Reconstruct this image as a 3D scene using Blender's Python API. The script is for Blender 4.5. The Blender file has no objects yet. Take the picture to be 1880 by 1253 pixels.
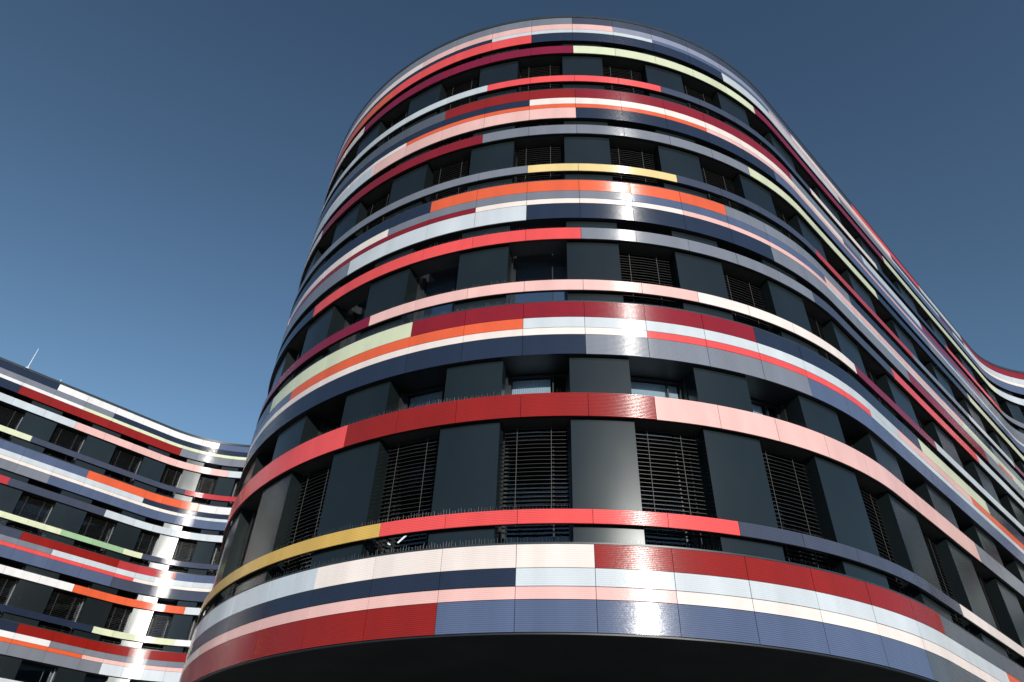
import bpy, math, random
from mathutils import Vector, Matrix
random.seed(7)
rad = math.radians
scene = bpy.context.scene
EYE = 1.6

# ------------------------------------------------------------------ camera
cam_data = bpy.data.cameras.new("camera")
cam = bpy.data.objects.new("camera", cam_data)
scene.collection.objects.link(cam)
scene.camera = cam
cam_data.sensor_width = 36.0
cam_data.lens = 25.167
cam_data.clip_start = 0.1
cam_data.clip_end = 2000
PITCH, ROLL = rad(39.1163), rad(2.3764)
F = Vector((0, math.cos(PITCH), math.sin(PITCH)))
R0 = Vector((1, 0, 0)); U0 = R0.cross(F)
R = math.cos(ROLL)*R0 + math.sin(ROLL)*U0
U = -math.sin(ROLL)*R0 + math.cos(ROLL)*U0
M = Matrix((R, U, -F)).transposed().to_4x4()
M.translation = (0, 0, EYE)
cam.matrix_world = M

# ------------------------------------------------------------------ sky, sun, exposure
SUN_AZ, SUN_EL = 164.0, 16.5          # azimuth clockwise from +Y
world = bpy.data.worlds.new("World"); scene.world = world
world.use_nodes = True
wn = world.node_tree.nodes; wl = world.node_tree.links
bg = wn["Background"]
sky = wn.new("ShaderNodeTexSky"); sky.sky_type = 'NISHITA'
sky.sun_disc = False
sky.sun_elevation = rad(SUN_EL); sky.sun_rotation = rad(SUN_AZ)
sky.air_density = 1.0; sky.dust_density = 0.3; sky.ozone_density = 3.0
cap = wn.new("ShaderNodeVectorMath"); cap.operation = 'MINIMUM'; cap.inputs[1].default_value = (1.4, 2.4, 4.2)
gm = wn.new("ShaderNodeGamma"); gm.inputs["Gamma"].default_value = 1.55      # deep polarised blue overhead
tint = wn.new("ShaderNodeVectorMath"); tint.operation = 'MULTIPLY'; tint.inputs[1].default_value = (1.52, 1.09, .715)
wl.new(sky.outputs[0], cap.inputs[0]); wl.new(cap.outputs[0], gm.inputs["Color"]); wl.new(gm.outputs[0], tint.inputs[0])
wl.new(tint.outputs[0], bg.inputs[0]); bg.inputs[1].default_value = 0.10
sd = bpy.data.lights.new("sun", 'SUN'); sd.energy = 4.2; sd.angle = rad(0.55); sd.color = (1.0, 0.95, 0.88)
sun = bpy.data.objects.new("sun", sd); scene.collection.objects.link(sun)
sv = Vector((math.sin(rad(SUN_AZ))*math.cos(rad(SUN_EL)), math.cos(rad(SUN_AZ))*math.cos(rad(SUN_EL)), math.sin(rad(SUN_EL))))
sun.rotation_euler = sv.to_track_quat('Z', 'Y').to_euler()
sun.location = (10, -30, 40)
scene.view_settings.view_transform = 'Standard'
scene.view_settings.look = 'None'
scene.view_settings.exposure = 0.0
scene.view_settings.gamma = 1.0

# ------------------------------------------------------------------ materials
def base_mat(name, col, rough=0.5, metal=0.0, spec=0.5, coat=0.0):
    m = bpy.data.materials.new(name); m.use_nodes = True
    b = m.node_tree.nodes["Principled BSDF"]
    b.inputs["Base Color"].default_value = (*col, 1)
    b.inputs["Roughness"].default_value = rough
    b.inputs["Metallic"].default_value = metal
    b.inputs["Specular IOR Level"].default_value = spec
    if coat: b.inputs["Coat Weight"].default_value = coat
    return m, b

def node(nt, typ, **kw):
    n = nt.nodes.new(typ)
    for k, v in kw.items(): setattr(n, k, v)
    return n

def vary(m, b, col, amt, scale, stretch=(1, 1, 1)):
    """base colour with slight weathering: noise streaks plus a per-panel value"""
    nt = m.node_tree
    tc = node(nt, "ShaderNodeTexCoord"); mp = node(nt, "ShaderNodeMapping")
    mp.inputs["Scale"].default_value = stretch
    nz = node(nt, "ShaderNodeTexNoise"); nz.inputs["Scale"].default_value = scale; nz.inputs["Detail"].default_value = 4
    nt.links.new(tc.outputs["Object"], mp.inputs["Vector"]); nt.links.new(mp.outputs[0], nz.inputs["Vector"])
    at = node(nt, "ShaderNodeAttribute"); at.attribute_name = "var"
    mr = node(nt, "ShaderNodeMapRange"); mr.inputs["From Min"].default_value = .3; mr.inputs["From Max"].default_value = .7
    mr.inputs["To Min"].default_value = 1-amt; mr.inputs["To Max"].default_value = 1+amt*.4
    nt.links.new(nz.outputs["Fac"], mr.inputs["Value"])
    mu = node(nt, "ShaderNodeMath", operation='MULTIPLY')
    nt.links.new(mr.outputs[0], mu.inputs[0]); nt.links.new(at.outputs["Fac"], mu.inputs[1])
    vm = node(nt, "ShaderNodeVectorMath", operation='SCALE'); vm.inputs[0].default_value = col
    nt.links.new(mu.outputs[0], vm.inputs["Scale"])
    nt.links.new(vm.outputs[0], b.inputs["Base Color"])
    return nz

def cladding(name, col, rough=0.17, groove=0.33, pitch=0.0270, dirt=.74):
    """glazed panel with fine horizontal fluting: the shading normal follows the flutes"""
    m, b = base_mat(name, col, rough, 0.0, 0.5)
    vary(m, b, col, .10, 3.0, (1, 1, .22))
    nt = m.node_tree
    tc = node(nt, "ShaderNodeTexCoord"); sx = node(nt, "ShaderNodeSeparateXYZ")
    nt.links.new(tc.outputs["Object"], sx.inputs[0])
    a = node(nt, "ShaderNodeMath", operation='MULTIPLY'); a.inputs[1].default_value = 2*math.pi/pitch
    nt.links.new(sx.outputs["Z"], a.inputs[0])
    s = node(nt, "ShaderNodeMath", operation='SINE'); nt.links.new(a.outputs[0], s.inputs[0])
    ab = node(nt, "ShaderNodeMath", operation='ABSOLUTE'); nt.links.new(s.outputs[0], ab.inputs[0])
    sq = node(nt, "ShaderNodeMath", operation='MULTIPLY'); nt.links.new(s.outputs[0], sq.inputs[0]); nt.links.new(ab.outputs[0], sq.inputs[1])
    dm = node(nt, "ShaderNodeMapRange"); dm.interpolation_type = 'SMOOTHSTEP'      # shade in the bottom of each flute, put into the base colour
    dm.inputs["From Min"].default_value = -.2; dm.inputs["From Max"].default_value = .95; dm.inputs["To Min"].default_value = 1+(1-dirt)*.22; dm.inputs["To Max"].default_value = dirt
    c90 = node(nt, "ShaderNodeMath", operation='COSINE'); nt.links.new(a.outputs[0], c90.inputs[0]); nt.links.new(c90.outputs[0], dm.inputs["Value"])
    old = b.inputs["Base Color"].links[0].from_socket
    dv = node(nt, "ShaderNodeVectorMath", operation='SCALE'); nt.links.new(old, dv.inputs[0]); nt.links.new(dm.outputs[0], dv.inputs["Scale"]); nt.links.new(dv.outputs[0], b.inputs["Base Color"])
    k = node(nt, "ShaderNodeMath", operation='MULTIPLY'); k.inputs[1].default_value = groove
    nt.links.new(sq.outputs[0], k.inputs[0])
    cz = node(nt, "ShaderNodeCombineXYZ"); nt.links.new(k.outputs[0], cz.inputs["Z"])
    nz = node(nt, "ShaderNodeTexNoise"); nz.inputs["Scale"].default_value = 55; nz.inputs["Detail"].default_value = 2
    nt.links.new(tc.outputs["Object"], nz.inputs["Vector"])
    sb = node(nt, "ShaderNodeVectorMath", operation='SUBTRACT'); sb.inputs[1].default_value = (.5, .5, .5)
    nt.links.new(nz.outputs["Color"], sb.inputs[0])
    sc = node(nt, "ShaderNodeVectorMath", operation='SCALE'); sc.inputs["Scale"].default_value = .055
    nt.links.new(sb.outputs[0], sc.inputs[0])
    g = node(nt, "ShaderNodeNewGeometry")
    a1 = node(nt, "ShaderNodeVectorMath", operation='ADD'); a2 = node(nt, "ShaderNodeVectorMath", operation='ADD')
    nt.links.new(g.outputs["Normal"], a1.inputs[0]); nt.links.new(cz.outputs[0], a1.inputs[1])
    nt.links.new(a1.outputs[0], a2.inputs[0]); nt.links.new(sc.outputs[0], a2.inputs[1])
    nm = node(nt, "ShaderNodeVectorMath", operation='NORMALIZE'); nt.links.new(a2.outputs[0], nm.inputs[0])
    nt.links.new(nm.outputs[0], b.inputs["Normal"])
    return m

COL = {
 'N': ('navy', (.020, .029, .055)), 'D': ('slate', (.060, .070, .105)), 'G': ('grey', (.205, .22, .255)),
 'H': ('lilac_grey', (.27, .29, .37)), 'E': ('dark_grey', (.10, .115, .135)),
 'B': ('periwinkle', (.098, .130, .220)), 'I': ('ice', (.60, .655, .69)), 'W': ('white', (.60, .645, .665)),
 'S': ('snow', (.83, .81, .79)), 'C': ('cream', (.88, .77, .70)), 'P': ('pink', (.83, .50, .45)),
 'K': ('coral', (.86, .092, .085)), 'Q': ('soft_red', (.50, .045, .050)), 'R': ('dark_red', (.29, .013, .007)),
 'V': ('wine', (.26, .010, .017)), 'M': ('maroon', (.235, .008, .034)), 'O': ('orange', (.82, .13, .045)),
 'Z': ('gold', (.68, .43, .10)), 'Y': ('yellow', (.80, .60, .26)), 'L': ('lime_cream', (.70, .74, .50)), 'A': ('sage', (.33, .50, .29)),
}
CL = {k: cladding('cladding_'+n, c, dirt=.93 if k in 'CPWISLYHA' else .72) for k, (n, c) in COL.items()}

def pier_metal():
    m, b = base_mat('anthracite_metal', (.010, .0145, .0155), .23, 0.0, .52)
    b.inputs['Specular Tint'].default_value = (.92, .97, .97, 1)
    nz = vary(m, b, (.010, .0145, .0155), .22, 1.3, (1, 1, .5))
    nt = m.node_tree
    n2 = node(nt, "ShaderNodeTexNoise"); n2.inputs["Scale"].default_value = 2.0
    mr = node(nt, "ShaderNodeMapRange"); mr.inputs["To Min"].default_value = .20; mr.inputs["To Max"].default_value = .245
    nt.links.new(n2.outputs["Fac"], mr.inputs["Value"]); nt.links.new(mr.outputs[0], b.inputs["Roughness"])
    bp = node(nt, "ShaderNodeBump"); bp.inputs["Strength"].default_value = .12; bp.inputs["Distance"].default_value = .04
    n3 = node(nt, "ShaderNodeTexNoise"); n3.inputs["Scale"].default_value = 1.6; n3.inputs["Detail"].default_value = 1
    nt.links.new(n3.outputs["Fac"], bp.inputs["Height"]); nt.links.new(bp.outputs[0], b.inputs["Normal"])
    return m
PIER = pier_metal()
TRIM, tb = base_mat('black_trim', (.012, .014, .016), .45); vary(TRIM, tb, (.012, .014, .016), .2, 6)
LEDGE, lb = base_mat('ledge_metal', (.030, .038, .042), .35); vary(LEDGE, lb, (.030, .038, .042), .25, 8)
SOFFIT, sb_ = base_mat('soffit_panel', (.024, .028, .029), .75, spec=.25); vary(SOFFIT, sb_, (.024, .028, .029), .35, 1.2)
BOXM, bb_ = base_mat('blind_box_metal', (.045, .045, .045), .55); vary(BOXM, bb_, (.045, .045, .045), .2, 3)
SLAT, slb = base_mat('slat_metal', (.006, .006, .006), .7, .0, .1); vary(SLAT, slb, (.007, .007, .007), .15, 12)
LIP, lpb = base_mat('slat_edge', (.060, .060, .055), .4, .2)  # slat metal again, lighter: sun caught by the edge put into colour
CORD, cb_ = base_mat('cord', (.10, .10, .095), .6)
JAMB, jb = base_mat('jamb_metal', (.03, .034, .036), .45, .2); vary(JAMB, jb, (.03, .034, .036), .25, 9)  # darker copy of the aluminium jamb, the tower's shade put into its colour
JAMB2, jb2 = base_mat('aluminium_jamb', (.45, .47, .48), .45, .2); vary(JAMB2, jb2, (.45, .47, .48), .15, 5)
FRAME, fb_ = base_mat('window_frame', (.020, .025, .028), .35)
STEEL, stb = base_mat('steel_wire', (.10, .10, .10), .45, .6)
RODM, rb_ = base_mat('rod_metal', (.72, .72, .70), .4, .3)
CURT, cub = base_mat('curtain_fabric', (.38, .45, .53), .9)
SHADE, shb = base_mat('roller_shade', (.26, .37, .48), .8);  # sky reflection of the clear panes, put into a blue-grey colour
INNER, ib = base_mat('inner_wall', (.02, .02, .02), .9); vary(INNER, ib, (.02, .02, .02), .3, 2)
SLABM, sl2 = base_mat('concrete_ceiling', (.03, .03, .03), .9); vary(SLABM, sl2, (.03, .03, .03), .2, 3)
# glass
def glass_mat(name, ior):
    m = bpy.data.materials.new(name); m.use_nodes = True
    nt = m.node_tree; nt.nodes.remove(nt.nodes["Principled BSDF"])
    tr = node(nt, "ShaderNodeBsdfTransparent"); tr.inputs[0].default_value = (.78, .84, .84, 1)
    gl = node(nt, "ShaderNodeBsdfGlossy"); gl.inputs["Roughness"].default_value = .02; gl.inputs["Color"].default_value = (.85, .93, 1, 1)
    fr = node(nt, "ShaderNodeFresnel"); fr.inputs["IOR"].default_value = ior
    mx = node(nt, "ShaderNodeMixShader")
    nt.links.new(fr.outputs[0], mx.inputs[0]); nt.links.new(tr.outputs[0], mx.inputs[1]); nt.links.new(gl.outputs[0], mx.inputs[2])
    nt.links.new(mx.outputs[0], nt.nodes["Material Output"].inputs[0])
    return m
GLASS = glass_mat('window_glass', 1.65); GLASS2 = glass_mat('solar_window_glass', 3.6)
LAMP = bpy.data.materials.new('lamp_tube'); LAMP.use_nodes = True
lbp = LAMP.node_tree.nodes["Principled BSDF"]; lbp.inputs["Emission Color"].default_value = (.93, .97, 1, 1); lbp.inputs["Emission Strength"].default_value = 1.3
GROUND = bpy.data.materials.new('paving'); GROUND.use_nodes = True
nt = GROUND.node_tree; gb = nt.nodes["Principled BSDF"]; gb.inputs["Roughness"].default_value = .85
tc = node(nt, "ShaderNodeTexCoord"); br = node(nt, "ShaderNodeTexBrick"); br.inputs["Scale"].default_value = 1.6
br.inputs["Color1"].default_value = (.22, .215, .20, 1); br.inputs["Color2"].default_value = (.27, .26, .245, 1)
br.inputs["Mortar"].default_value = (.10, .10, .095, 1); br.inputs["Mortar Size"].default_value = .012
nt.links.new(tc.outputs["Object"], br.inputs["Vector"]); nt.links.new(br.outputs["Color"], gb.inputs["Base Color"])

# ------------------------------------------------------------------ plan paths
class Path:
    """chain of straight runs and arcs; travelled left to right, the street is on the right-hand side"""
    def __init__(s, x, y, d, segs):
        s.seg = []; L = 0
        for ln, turn in segs:
            s.seg.append((L, ln, x, y, d, turn)); x, y, d = s.adv(x, y, d, ln, turn, ln); L += ln
        s.L = L
    @staticmethod
    def adv(x, y, d, ln, turn, l):
        if abs(turn) < 1e-9: return x+l*math.cos(d), y+l*math.sin(d), d
        k = turn/ln; d2 = d+k*l
        return x+(math.sin(d2)-math.sin(d))/k, y-(math.cos(d2)-math.cos(d))/k, d2
    def at(s, l):
        for g in s.seg:
            if l <= g[0]+g[1] or g is s.seg[-1]: return s.adv(g[2], g[3], g[4], g[1], g[5], l-g[0])
    def pt(s, l, dep):
        x, y, d = s.at(l); return (x-math.sin(d)*dep, y+math.cos(d)*dep, (math.sin(d), -math.cos(d)))

def interp(seams):
    ks = sorted(seams)
    def S(v):
        k = math.floor(v)
        k = max(ks[0], min(ks[-1]-1, k))
        return seams[k]+(seams[k+1]-seams[k])*(v-k)
    return S

def tower_path():
    a0 = rad(-94.25); AE = rad(42.95)
    x = 1.609+8.277*math.sin(a0); y = 17.921-8.277*math.cos(a0); fl = 15.6
    arc = 8.277*(AE-a0)
    P = Path(x-fl*math.cos(a0), y-fl*math.sin(a0), a0, [(fl, 0), (arc, AE-a0), (16.66, 0), (5.72*AE, -AE), (22, 0)])
    sm = {-12: fl, 6: fl+arc}
    for s in range(-11, 6): sm[s] = fl+8.277*(rad(-2.27+7.631*s)-a0)
    L = fl+arc
    for s in range(7, 19): L += 16.66/12; sm[s] = L+(.06*(1-abs(s-12)/6))*1.4
    L = fl+arc+16.66
    for s in range(19, 24): L += 5.72*AE/5; sm[s] = L
    for s in range(24, 39): L += 1.4; sm[s] = L
    L = fl
    for s in range(-13, -23, -1): L -= 1.5; sm[s] = L
    return P, interp(sm)

def left_path():
    d = rad(42.8); N0 = 27.5
    P = Path(-17.58-N0*math.cos(d), 32.32-N0*math.sin(d), d, [(N0, 0), (5.73*d, -d), (7.4, 0)])
    sm = {s: N0-(4-s)*1.375 for s in range(-16, 5)}
    for s in range(5, 10): sm[s] = N0+(s-4)*.856
    for s in range(10, 15): sm[s] = N0+5*.856+(s-9)*1.375
    return P, interp(sm)

# ------------------------------------------------------------------ mesh building
class MB:
    def __init__(s): s.v = []; s.f = []; s.n = []; s.m = []; s.var = []; s.mats = []
    def mi(s, mat):
        if mat not in s.mats: s.mats.append(mat)
        return s.mats.index(mat)
    def quad(s, pts, mat, nrm=None, var=1.0):
        i = len(s.v); s.v.extend(pts); s.f.append(tuple(range(i, i+len(pts))))
        if nrm is None:
            a = Vector(pts[1])-Vector(pts[0]); b = Vector(pts[2])-Vector(pts[0]); n = a.cross(b)
            if n.length < 1e-12: n = Vector((0, 0, 1))
            n.normalize(); nrm = [tuple(n)]*len(pts)
        s.n.extend(nrm); s.m.append(s.mi(mat)); s.var.append(var)
    def build(s, name, parent=None):
        me = bpy.data.meshes.new(name); me.from_pydata(s.v, [], s.f)
        for m in s.mats: me.materials.append(m)
        me.polygons.foreach_set("material_index", s.m)
        me.polygons.foreach_set("use_smooth", [True]*len(s.f))
        at = me.attributes.new("var", 'FLOAT', 'FACE'); at.data.foreach_set("value", s.var)
        me.update(); me.normals_split_custom_set(s.n)
        o = bpy.data.objects.new(name, me); scene.collection.objects.link(o)
        if parent: o.parent = parent
        return o

def cbox(mb, P, l0, l1, d0, d1, z0, z1, mat, seg=.28, var=1.0, back=True, top=None, bot=None, flat=0.0, tilt=0.0):
    """box that follows the facade curve: depth d0 (outer) to d1 (inner), heights z0..z1 (above the eye)"""
    z0 += EYE; z1 += EYE
    n = max(1, int(math.ceil((l1-l0)/seg)))
    if P.at(l0)[2] == P.at(l1)[2]: n = 1
    A = [P.pt(l0+(l1-l0)*i/n, d0) for i in range(n+1)]
    B = [P.pt(l0+(l1-l0)*i/n, d1) for i in range(n+1)]
    mid = P.pt((l0+l1)/2, 0)[2]
    def nf(v):
        x, y = v[0]*(1-flat)+mid[0]*flat, v[1]*(1-flat)+mid[1]*flat
        x, y = x-y*tilt, y+x*tilt; q = math.hypot(x, y); return (x/q, y/q, 0)
    for i in range(n):
        a, b, c, d = A[i], A[i+1], B[i], B[i+1]
        na = nf(a[2]); nb = nf(b[2])
        mb.quad([(a[0], a[1], z0), (b[0], b[1], z0), (b[0], b[1], z1), (a[0], a[1], z1)], mat, [na, nb, nb, na], var)
        if back:
            ma = (-na[0], -na[1], 0); m2 = (-nb[0], -nb[1], 0)
            mb.quad([(d[0], d[1], z0), (c[0], c[1], z0), (c[0], c[1], z1), (d[0], d[1], z1)], mat, [m2, ma, ma, m2], var)
        mb.quad([(a[0], a[1], z1), (b[0], b[1], z1), (d[0], d[1], z1), (c[0], c[1], z1)], top or mat, [(0, 0, 1)]*4, var)
        mb.quad([(b[0], b[1], z0), (a[0], a[1], z0), (c[0], c[1], z0), (d[0], d[1], z0)], bot or mat, [(0, 0, -1)]*4, var)
    a, c = A[0], B[0]; mb.quad([(c[0], c[1], z0), (a[0], a[1], z0), (a[0], a[1], z1), (c[0], c[1], z1)], mat, None, var)
    a, c = A[-1], B[-1]; mb.quad([(a[0], a[1], z0), (c[0], c[1], z0), (c[0], c[1], z1), (a[0], a[1], z1)], mat, None, var)

ZT = {0: (4.205, 3.859, 3.598, 3.418, 2.985), 1: (8.85, 8.478, 8.234, 8.071, 7.63), 2: (12.355, 12.006, 11.757, 11.60, 11.138),
      3: (15.877, 15.488, 15.232, 15.072, 14.65), 4: (19.415, 19.067, 18.785, 18.61, 18.185)}
R1 = {0: (4.742, 4.518), 1: (9.405, 9.144), 2: (12.924, 12.675), 3: (16.486, 16.223)}
R2 = {0: (6.822, 6.366), 1: (10.847, 10.527), 2: (14.376, 14.044), 3: (17.916, 17.558)}
COPING = 19.54

def runs(txt):
    out = []
    for e in txt.split():
        c, s = e[0], e[1:]; out.append((int(s) if s else -99, c))
    return out
def colour_at(rs, s):
    c = rs[0][1]
    for st, k in rs:
        if s >= st: c = k
    return c

TW = {
 (4, 0): 'G D0 K10 W14 V17', (4, 1): 'C P-4 H1 C7 N12 W17', (4, 2): 'N W-2 B2 P6 W12 R15 C16', (4, 3): 'M O-8 K-5 N-1 W4 G9 B12 N23',
 (3, 0): 'E R-3 V0 G6 W9 M12 G16', (3, 1): 'N C-1 B8 G14', (3, 2): 'C O-4 P3 W13', (3, 3): 'I P-5 N0 B5 G12 B15',
 (2, 0): 'N O-3 G3 N7 G14', (2, 1): 'C G-4 B1 P6 L12', (2, 2): 'V C-2 P2 W6 O14 W15', (2, 3): 'G W-5 N-1 G4 V9 G13',
 (1, 0): 'N L-7 V-3 N3 L8 N11', (1, 1): 'B O-6 W-1 P7 O10', (1, 2): 'C K1 W6', (1, 3): 'N G0 B4',
 (0, 0): 'I C-4 R0 E6', (0, 1): 'D N-6 W-1 O8', (0, 2): 'C P-7 C1', (0, 3): 'V R-5 B-2 E5',
 ('b', 3): 'C M-6 L0 M5 L11 W19', ('a', 3): 'W K-2 D2 C7 N10 K14 G18',
 ('b', 2): 'C V-7 G-2 L4 N9 L14', ('a', 2): 'G Y-1 D2 Q6 G10 W13 M16',
 ('b', 1): 'N K-6 G0 D5 K8 W12', ('a', 1): 'M P-4 C2 M6 I9',
 ('b', 0): 'K R-4 P1 G9', ('a', 0): 'Z K-3 D2 C7'}
LW = {
 (4, 0): 'N S0 B7', (4, 1): 'G N2', (4, 2): 'S L1', (4, 3): 'N R-1 G5',
 (3, 0): 'B O2 S7', (3, 1): 'I N4', (3, 2): 'C W6', (3, 3): 'G B1',
 (2, 0): 'D R1 Q4 R6 B7', (2, 1): 'G I2', (2, 2): 'K C5', (2, 3): 'B D4',
 (1, 0): 'N R2', (1, 1): 'S G3', (1, 2): 'O P4', (1, 3): 'G I5',
 (0, 0): 'B W3', (0, 1): 'C N2', (0, 2): 'P', (0, 3): 'R B4',
 ('b', 3): 'I P1 W8', ('a', 3): 'L D0 Q6', ('b', 2): 'Q D0 I3', ('a', 2): 'L A2 L4 D5',
 ('b', 1): 'S O3 W8', ('a', 1): 'N L4 S8', ('b', 0): 'W N3', ('a', 0): 'C'}

def needles(mb, P, l0, l1, dep, z, step, hmin=.06, hmax=.10):
    """rows of thin upright bird wires"""
    l = l0
    while l < l1:
        d = dep+random.choice((-.012, .012)); x, y, n = P.pt(l, d)
        h = random.uniform(hmin, hmax); tx = random.uniform(-.09, .09)*h; tn = random.uniform(-.05, .2)*h
        t = (-n[1], n[0]); r = .0015
        b = [(x+t[0]*r*math.cos(q)+n[0]*r*math.sin(q), y+t[1]*r*math.cos(q)+n[1]*r*math.sin(q)) for q in (0, 2.09, 4.19)]
        top = (x+t[0]*tx+n[0]*tn, y+t[1]*tx+n[1]*tn)
        for i in range(3):
            a, c = b[i], b[(i+1) % 3]
            mb.quad([(a[0], a[1], z+EYE), (c[0], c[1], z+EYE), (top[0]+(c[0]-x)*.6, top[1]+(c[1]-y)*.6, z+EYE+h), (top[0]+(a[0]-x)*.6, top[1]+(a[1]-y)*.6, z+EYE+h)], STEEL)
        l += step*random.uniform(.8, 1.2)

def stripe(mb, P, S, s0, s1, rs, z0, z1, d0, d1, gap, seed, flat=0.0):
    rnd = random.Random(seed)
    for s in range(s0, s1):
        c = colour_at(rs, s)
        off = rnd.uniform(-.0015, .0015)
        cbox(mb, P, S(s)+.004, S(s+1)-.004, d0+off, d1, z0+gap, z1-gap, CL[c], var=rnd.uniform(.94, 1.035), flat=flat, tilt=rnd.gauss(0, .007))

def build_wing(root, P, S, s0, s1, table, spikes, step, win, pier0, pier1, open_win, seedb, inner, ground_d, jamb, flat=0.0, ptilt=0.0):
    wset = set(win[1]); win = win[0]
    # --- bands of four cladding rows
    for k in range(5):
        z = ZT[k]
        mb = MB()
        cbox(mb, P, S(s0), S(s1), .022, .30, z[4]+.002, z[0]-.002, TRIM, seg=.4)                 # backing
        if k < 4: cbox(mb, P, S(s0), S(s1), .006, .62, z[0]+.004, z[0]+.030, LEDGE, seg=.4)       # ledge the windows stand on
        else: cbox(mb, P, S(s0), S(s1), -.010, .45, z[0]+.004, COPING, LEDGE, seg=.4)            # roof coping
        cbox(mb, P, S(s0), S(s1), .300, .64, z[4]+.012, z[0]+.002, TRIM, seg=.4)                 # lintel and soffit of the reveals
        band = mb.build('fascia_band', root)
        for r in range(4):
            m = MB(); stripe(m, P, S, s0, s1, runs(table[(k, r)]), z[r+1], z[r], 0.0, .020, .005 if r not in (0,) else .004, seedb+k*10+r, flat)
            m.build('cladding_strip', band)
        if k < 4:
            m = MB(); needles(m, P, S(spikes[0]), S(spikes[1]), .045, z[0]+.03, step); m.build('bird_spikes', band)
    # --- slim ribbons
    for k in range(4):
        for key, zz in (('a', R1[k]), ('b', R2[k])):
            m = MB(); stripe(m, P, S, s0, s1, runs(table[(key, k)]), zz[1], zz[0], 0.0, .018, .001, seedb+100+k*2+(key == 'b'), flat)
            cbox(m, P, S(s0), S(s1), .020, .062, zz[1]+.004, zz[0]-.004, TRIM, seg=.4)
            rb = m.build('ribbon_band', root)
            m = MB(); needles(m, P, S(spikes[0]), S(spikes[1]), .035, zz[0]-.002, step); m.build('bird_spikes', rb)
    # --- piers and windows
    for k in range(4):
        zb, zt = ZT[k][0]+.03, ZT[k+1][4]
        for j in win:
            a, b = 2*j+pier0, 2*j+pier1
            m = MB(); cbox(m, P, S(a), S(b), .085, .66, zb+.002, zt-.004, PIER, var=random.uniform(.88, 1.1), flat=flat*2.5, tilt=ptilt+random.gauss(0, .003)); m.build('metal_pier', root)
            a, b = 2*j+pier1, 2*j+2+pier0
            l0, l1 = S(a)+.002, S(b)-.002
            if l0 < 0 or l1 > P.L or j not in wset: continue
            fm = MB()                                   # frame and rails
            cbox(fm, P, l0, l1, .585, .645, zt-.035, zt-.006, FRAME)
            cbox(fm, P, l0, l1, .585, .645, zb+.002, zb+.07, FRAME)
            cbox(fm, P, l0+.002, l0+.055, .585, .645, zb+.072, zt-.037, FRAME); cbox(fm, P, l1-.055, l1-.002, .585, .645, zb+.072, zt-.037, FRAME)
            lm = l0+(l1-l0)*.74
            cbox(fm, P, lm-.013, lm+.013, .590, .645, zb+.072, zt-.037, FRAME)
            w = fm.build('window', root)
            g = MB(); 
            for q0, q1 in ((l0+.056, lm-.014), (lm+.014, l1-.056)):
                A, B = P.pt(q0, .615), P.pt(q1, .615)
                g.quad([(A[0], A[1], zb+.071+EYE), (B[0], B[1], zb+.071+EYE), (B[0], B[1], zt-.036+EYE), (A[0], A[1], zt-.036+EYE)], GLASS2 if (k, j) in open_win['open'] else GLASS)
            g.build('glass_pane', w)
            for q0, q1 in ((l0+.001, l0+.014), (l1-.014, l1-.001)):
                jm = MB(); cbox(jm, P, q0, q1, .44, .582, zb+.004, zt-.012, jamb); jm.build('jamb_strip', w)
            bx = MB()
            cbox(bx, P, l0+.002, l1-.002, .070, .42, R2[k][1]+.012, R2[k][1]+.032, BOXM)
            cbox(bx, P, l0+.002, l1-.002, .26, .42, R2[k][1]+.032, R2[k][1]+(.20 if k else .12), TRIM)
            bx.build('blind_box', w)
            rl = MB(); cbox(rl, P, l0+.002, l1-.002, .40, .43, zb+.13, zb+.15, LIP if k == 0 else SLAT); rl.build('safety_rail', w)
            if (k, j) in open_win.get('open', ()): pass
            else:
                bl = MB(); zz = R2[k][1]-.05; sag = random.uniform(-.004, .004)
                end = open_win.get('end', {}).get((k, j), zb+.05)
                c0, c1 = l0+.045, l1-.045
                while zz > end:
                    jt = random.uniform(-.003, .003)+sag*math.sin(zz*9)
                    cbox(bl, P, c0, c1, .300, .378, zz+jt, zz+jt+.002, SLAT, seg=.6, back=False)
                    cbox(bl, P, c0, c1, .296, .2995, zz+jt-.001, zz+jt+.0035, LIP, seg=.6, back=False)
                    zz -= .072
                for fr_ in (.2, .74):
                    lc = c0+(c1-c0)*fr_
                    for dd in (.288, .384): cbox(bl, P, lc-.003, lc+.003, dd, dd+.003, max(end, zb)-.0, R2[k][1]-.02, CORD)
                bl.build('blind', w)
            if (k, j) in open_win['open']:
                rs = MB(); cbox(rs, P, l0+.06, l1-.06, .67, .674, zb+.08, zt-.04, SHADE); rs.build('roller_shade', w)  # added sheet behind the glass that carries the reflected sky tone
            if (k, j) in open_win.get('curtain', ()):
                cu = MB(); z0c, z1c = R2[k][1]-.05, zt-.045; nP = 60; q1 = l0+(l1-l0)*random.choice((.74, .72, .97)) - .03
                pr = None
                for i in range(nP+1):
                    l = l0+.06+(q1-l0-.06)*i/nP; dp = .68+.004*math.sin(i*1.9)
                    x, y, n = P.pt(l, dp)
                    if pr: cu.quad([(pr[0], pr[1], z0c+EYE), (x, y, z0c+EYE), (x, y, z1c+EYE), (pr[0], pr[1], z1c+EYE)], CURT)
                    pr = (x, y)
                cu.build('curtain', w)
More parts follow.
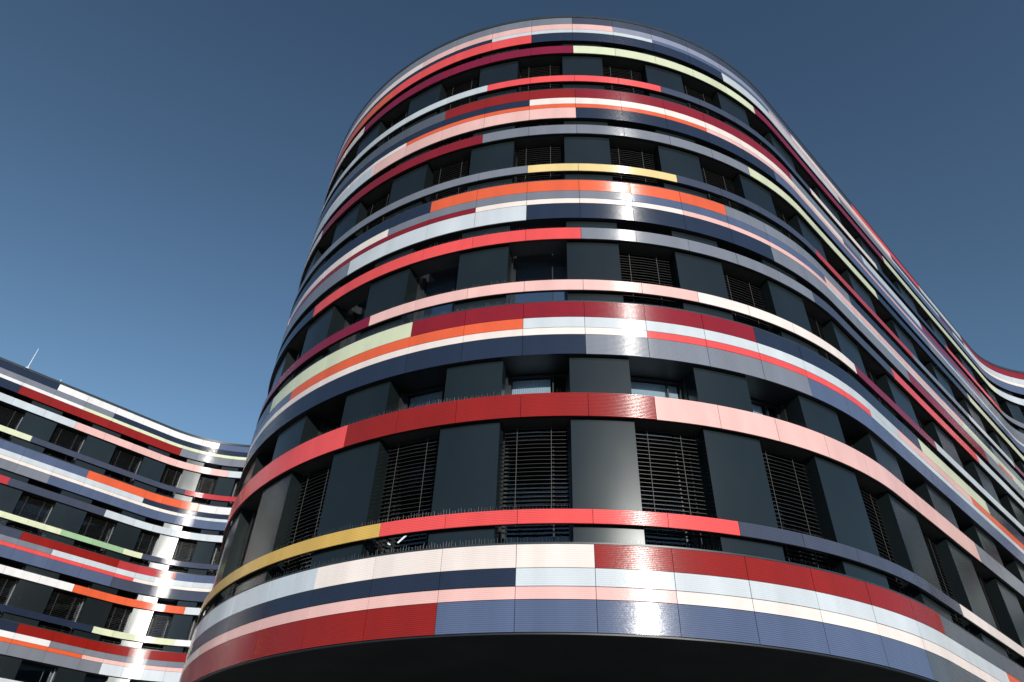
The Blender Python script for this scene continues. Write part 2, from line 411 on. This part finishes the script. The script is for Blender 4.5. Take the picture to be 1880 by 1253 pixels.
    # --- interior slabs, core wall, soffit, roof
    def ring(mb, d0, d1, z, up, mat, n=120):
        for i in range(n):
            a, b = P.pt(P.L*i/n, d0), P.pt(P.L*(i+1)/n, d0); c, d = P.pt(P.L*i/n, d1), P.pt(P.L*(i+1)/n, d1)
            q = [(a[0], a[1], z+EYE), (b[0], b[1], z+EYE), (d[0], d[1], z+EYE), (c[0], c[1], z+EYE)]
            mb.quad(q if up else q[::-1], mat, [(0, 0, 1 if up else -1)]*4)
    for k in range(5):
        mb = MB(); ring(mb, .62, inner, ZT[k][4]+.014, False, SLABM); ring(mb, .62, inner, ZT[k][0]-.01, True, SLABM); mb.build('floor_slab', root)
    mb = MB(); n = 120
    for i in range(n):
        a, b = P.pt(P.L*i/n, inner-.01), P.pt(P.L*(i+1)/n, inner-.01)
        for z0, z1, dd in ((0-EYE, 2.985, ground_d), (2.985, COPING-.05, inner-.01)):
            a, b = P.pt(P.L*i/n, dd), P.pt(P.L*(i+1)/n, dd)
            mb.quad([(a[0], a[1], z0+EYE), (b[0], b[1], z0+EYE), (b[0], b[1], z1+EYE), (a[0], a[1], z1+EYE)], INNER)
    mb.build('core_wall', root)
    mb = MB(); ring(mb, .03, ground_d+.02, 2.978, False, SOFFIT); 
    cbox(mb, P, S(s0), S(s1), .012, .05, 2.962, 2.983, TRIM, seg=.4)
    mb.build('soffit', root)

def empty(name, loc, label, cat, group=None):
    o = bpy.data.objects.new(name, None); scene.collection.objects.link(o); o.location = loc
    o['label'] = label; o['category'] = cat
    if group: o['group'] = group
    return o

# ------------------------------------------------------------------ ground
me = bpy.data.meshes.new('ground')
me.from_pydata([(-600, -600, 0), (600, -600, 0), (600, 600, 0), (-600, 600, 0)], [], [(0, 1, 2, 3)])
me.materials.append(GROUND)
gr = bpy.data.objects.new('ground', me); scene.collection.objects.link(gr); gr['kind'] = 'structure'

# ------------------------------------------------------------------ the rounded main building
tower = empty('office_building', (0, 0, 0), 'tall rounded office building with projecting curved nose wrapped in striped colour bands', 'building')
TP, TS = tower_path()
build_wing(tower, TP, TS, -16, 32, TW, (-9, 16), .05, (range(-7, 15), range(-6, 13)), -.26, .68,
           {'open': {(1, -1), (1, -2), (1, -3)}, 'curtain': {(0, -1), (0, 0), (0, 1), (0, -2), (0, 3)},
            'end': {(0, -2): 4.62, (0, -1): 4.66, (0, 0): 4.55}}, 11, 7.0, 4.0, JAMB)
def roof(root, P, pts, name='roof'):
    mb = MB(); n = 140
    v = [P.pt(P.L*i/n, .30) for i in range(n+1)]
    poly = [(a[0], a[1], COPING-.06+EYE) for a in v]+[(x, y, COPING-.06+EYE) for x, y in pts]
    mb.quad(poly, LEDGE, [(0, 0, 1)]*len(poly)); mb.build(name, root)
    wb = MB(); q = [v[-1][:2]]+list(pts)+[v[0][:2]]
    for a, b in zip(q[:-1], q[1:]): wb.quad([(a[0], a[1], 0), (b[0], b[1], 0), (b[0], b[1], COPING-.07+EYE), (a[0], a[1], COPING-.07+EYE)], PIER)
    wb.build('rear_wall', root)
roof(tower, TP, [(44.5, 42), (-4, 42)])

# ------------------------------------------------------------------ left wing
left = empty('office_building', (-20, 32, 0), 'lower left office wing with concave striped facade behind the rounded building', 'building')
left.location = (0, 0, 0)
LP, LS = left_path()
build_wing(left, LP, LS, -14, 13, LW, (-4, 9), .07, (range(-6, 6), range(-4, 6)), -.49, .49,
           {'open': {(0, 1), (0, 2), (0, 3)}, 'curtain': {(0, 2), (1, 3), (2, 4), (3, 3)}}, 400, 4.2, 4.0, JAMB2, .22, -.038)
roof(left, LP, [(-7.5, 48), (-50, 48)])

# ------------------------------------------------------------------ lightning rods on the left roof
def rod(x, y, z1, label):
    o = empty('lightning_rod', (x, y, COPING+EYE), label, 'lightning rod', 'lightning rods on the left roof')
    for nm, r0, r1, a, b in (('rod_mast', .022, .012, 0, z1-COPING), ('rod_foot', .09, .07, -.05, .04)):
        mb = MB(); n = 10
        for i in range(n):
            t0, t1 = 2*math.pi*i/n, 2*math.pi*(i+1)/n
            mb.quad([(r0*math.cos(t0), r0*math.sin(t0), a), (r0*math.cos(t1), r0*math.sin(t1), a), (r1*math.cos(t1), r1*math.sin(t1), b), (r1*math.cos(t0), r1*math.sin(t0), b)], RODM)
        mb.quad([(r1*math.cos(2*math.pi*i/n), r1*math.sin(2*math.pi*i/n), b) for i in range(n)], RODM)
        mb.build(nm, o)
rod(-22.74, 27.55, 20.72, 'tall thin pale lightning rod on the roof edge at far left')
rod(-21.74, 28.66, 19.74, 'very short lightning rod stub on the roof edge above the white panel')

# ------------------------------------------------------------------ ceiling lamps glimpsed inside
def lamp(x, y, z, yaw, n, label, ln=.9, pitch=.12):
    o = empty('ceiling_light', (x, y, z+EYE), label, 'ceiling light', 'lamps inside the first floor'); o.rotation_euler = (0, 0, yaw)
    for i in range(n):
        mb = MB(); w = .018; yy = (i-(n-1)/2)*pitch
        for zz, mat, hh in ((0, LAMP, .02), (.021, TRIM, .03)):
            a = [(-ln/2, yy-w), (ln/2, yy-w), (ln/2, yy+w), (-ln/2, yy+w)]
            mb.quad([(p[0], p[1], zz) for p in a][::-1], mat)
            for j in range(4):
                p, q = a[j], a[(j+1) % 4]; mb.quad([(*p, zz), (*q, zz), (*q, zz+hh), (*p, zz+hh)], mat)
        mb.build('lamp_tube' if n > 1 else 'lamp_body', o)

lamp(-3.05, 17.35, 7.42, rad(62), 1, 'slanted lamp tube seen through the gap at left above the cream panel', ln=.6)
lamp(-2.55, 17.20, 7.42, rad(118), 1, 'second slanted lamp tube, right leg of the bright zigzag', ln=.6)
lamp(-.25, 16.05, 7.42, rad(80), 5, 'grid ceiling lamp with five short tubes seen under the coral ribbon', ln=.55, pitch=.09)
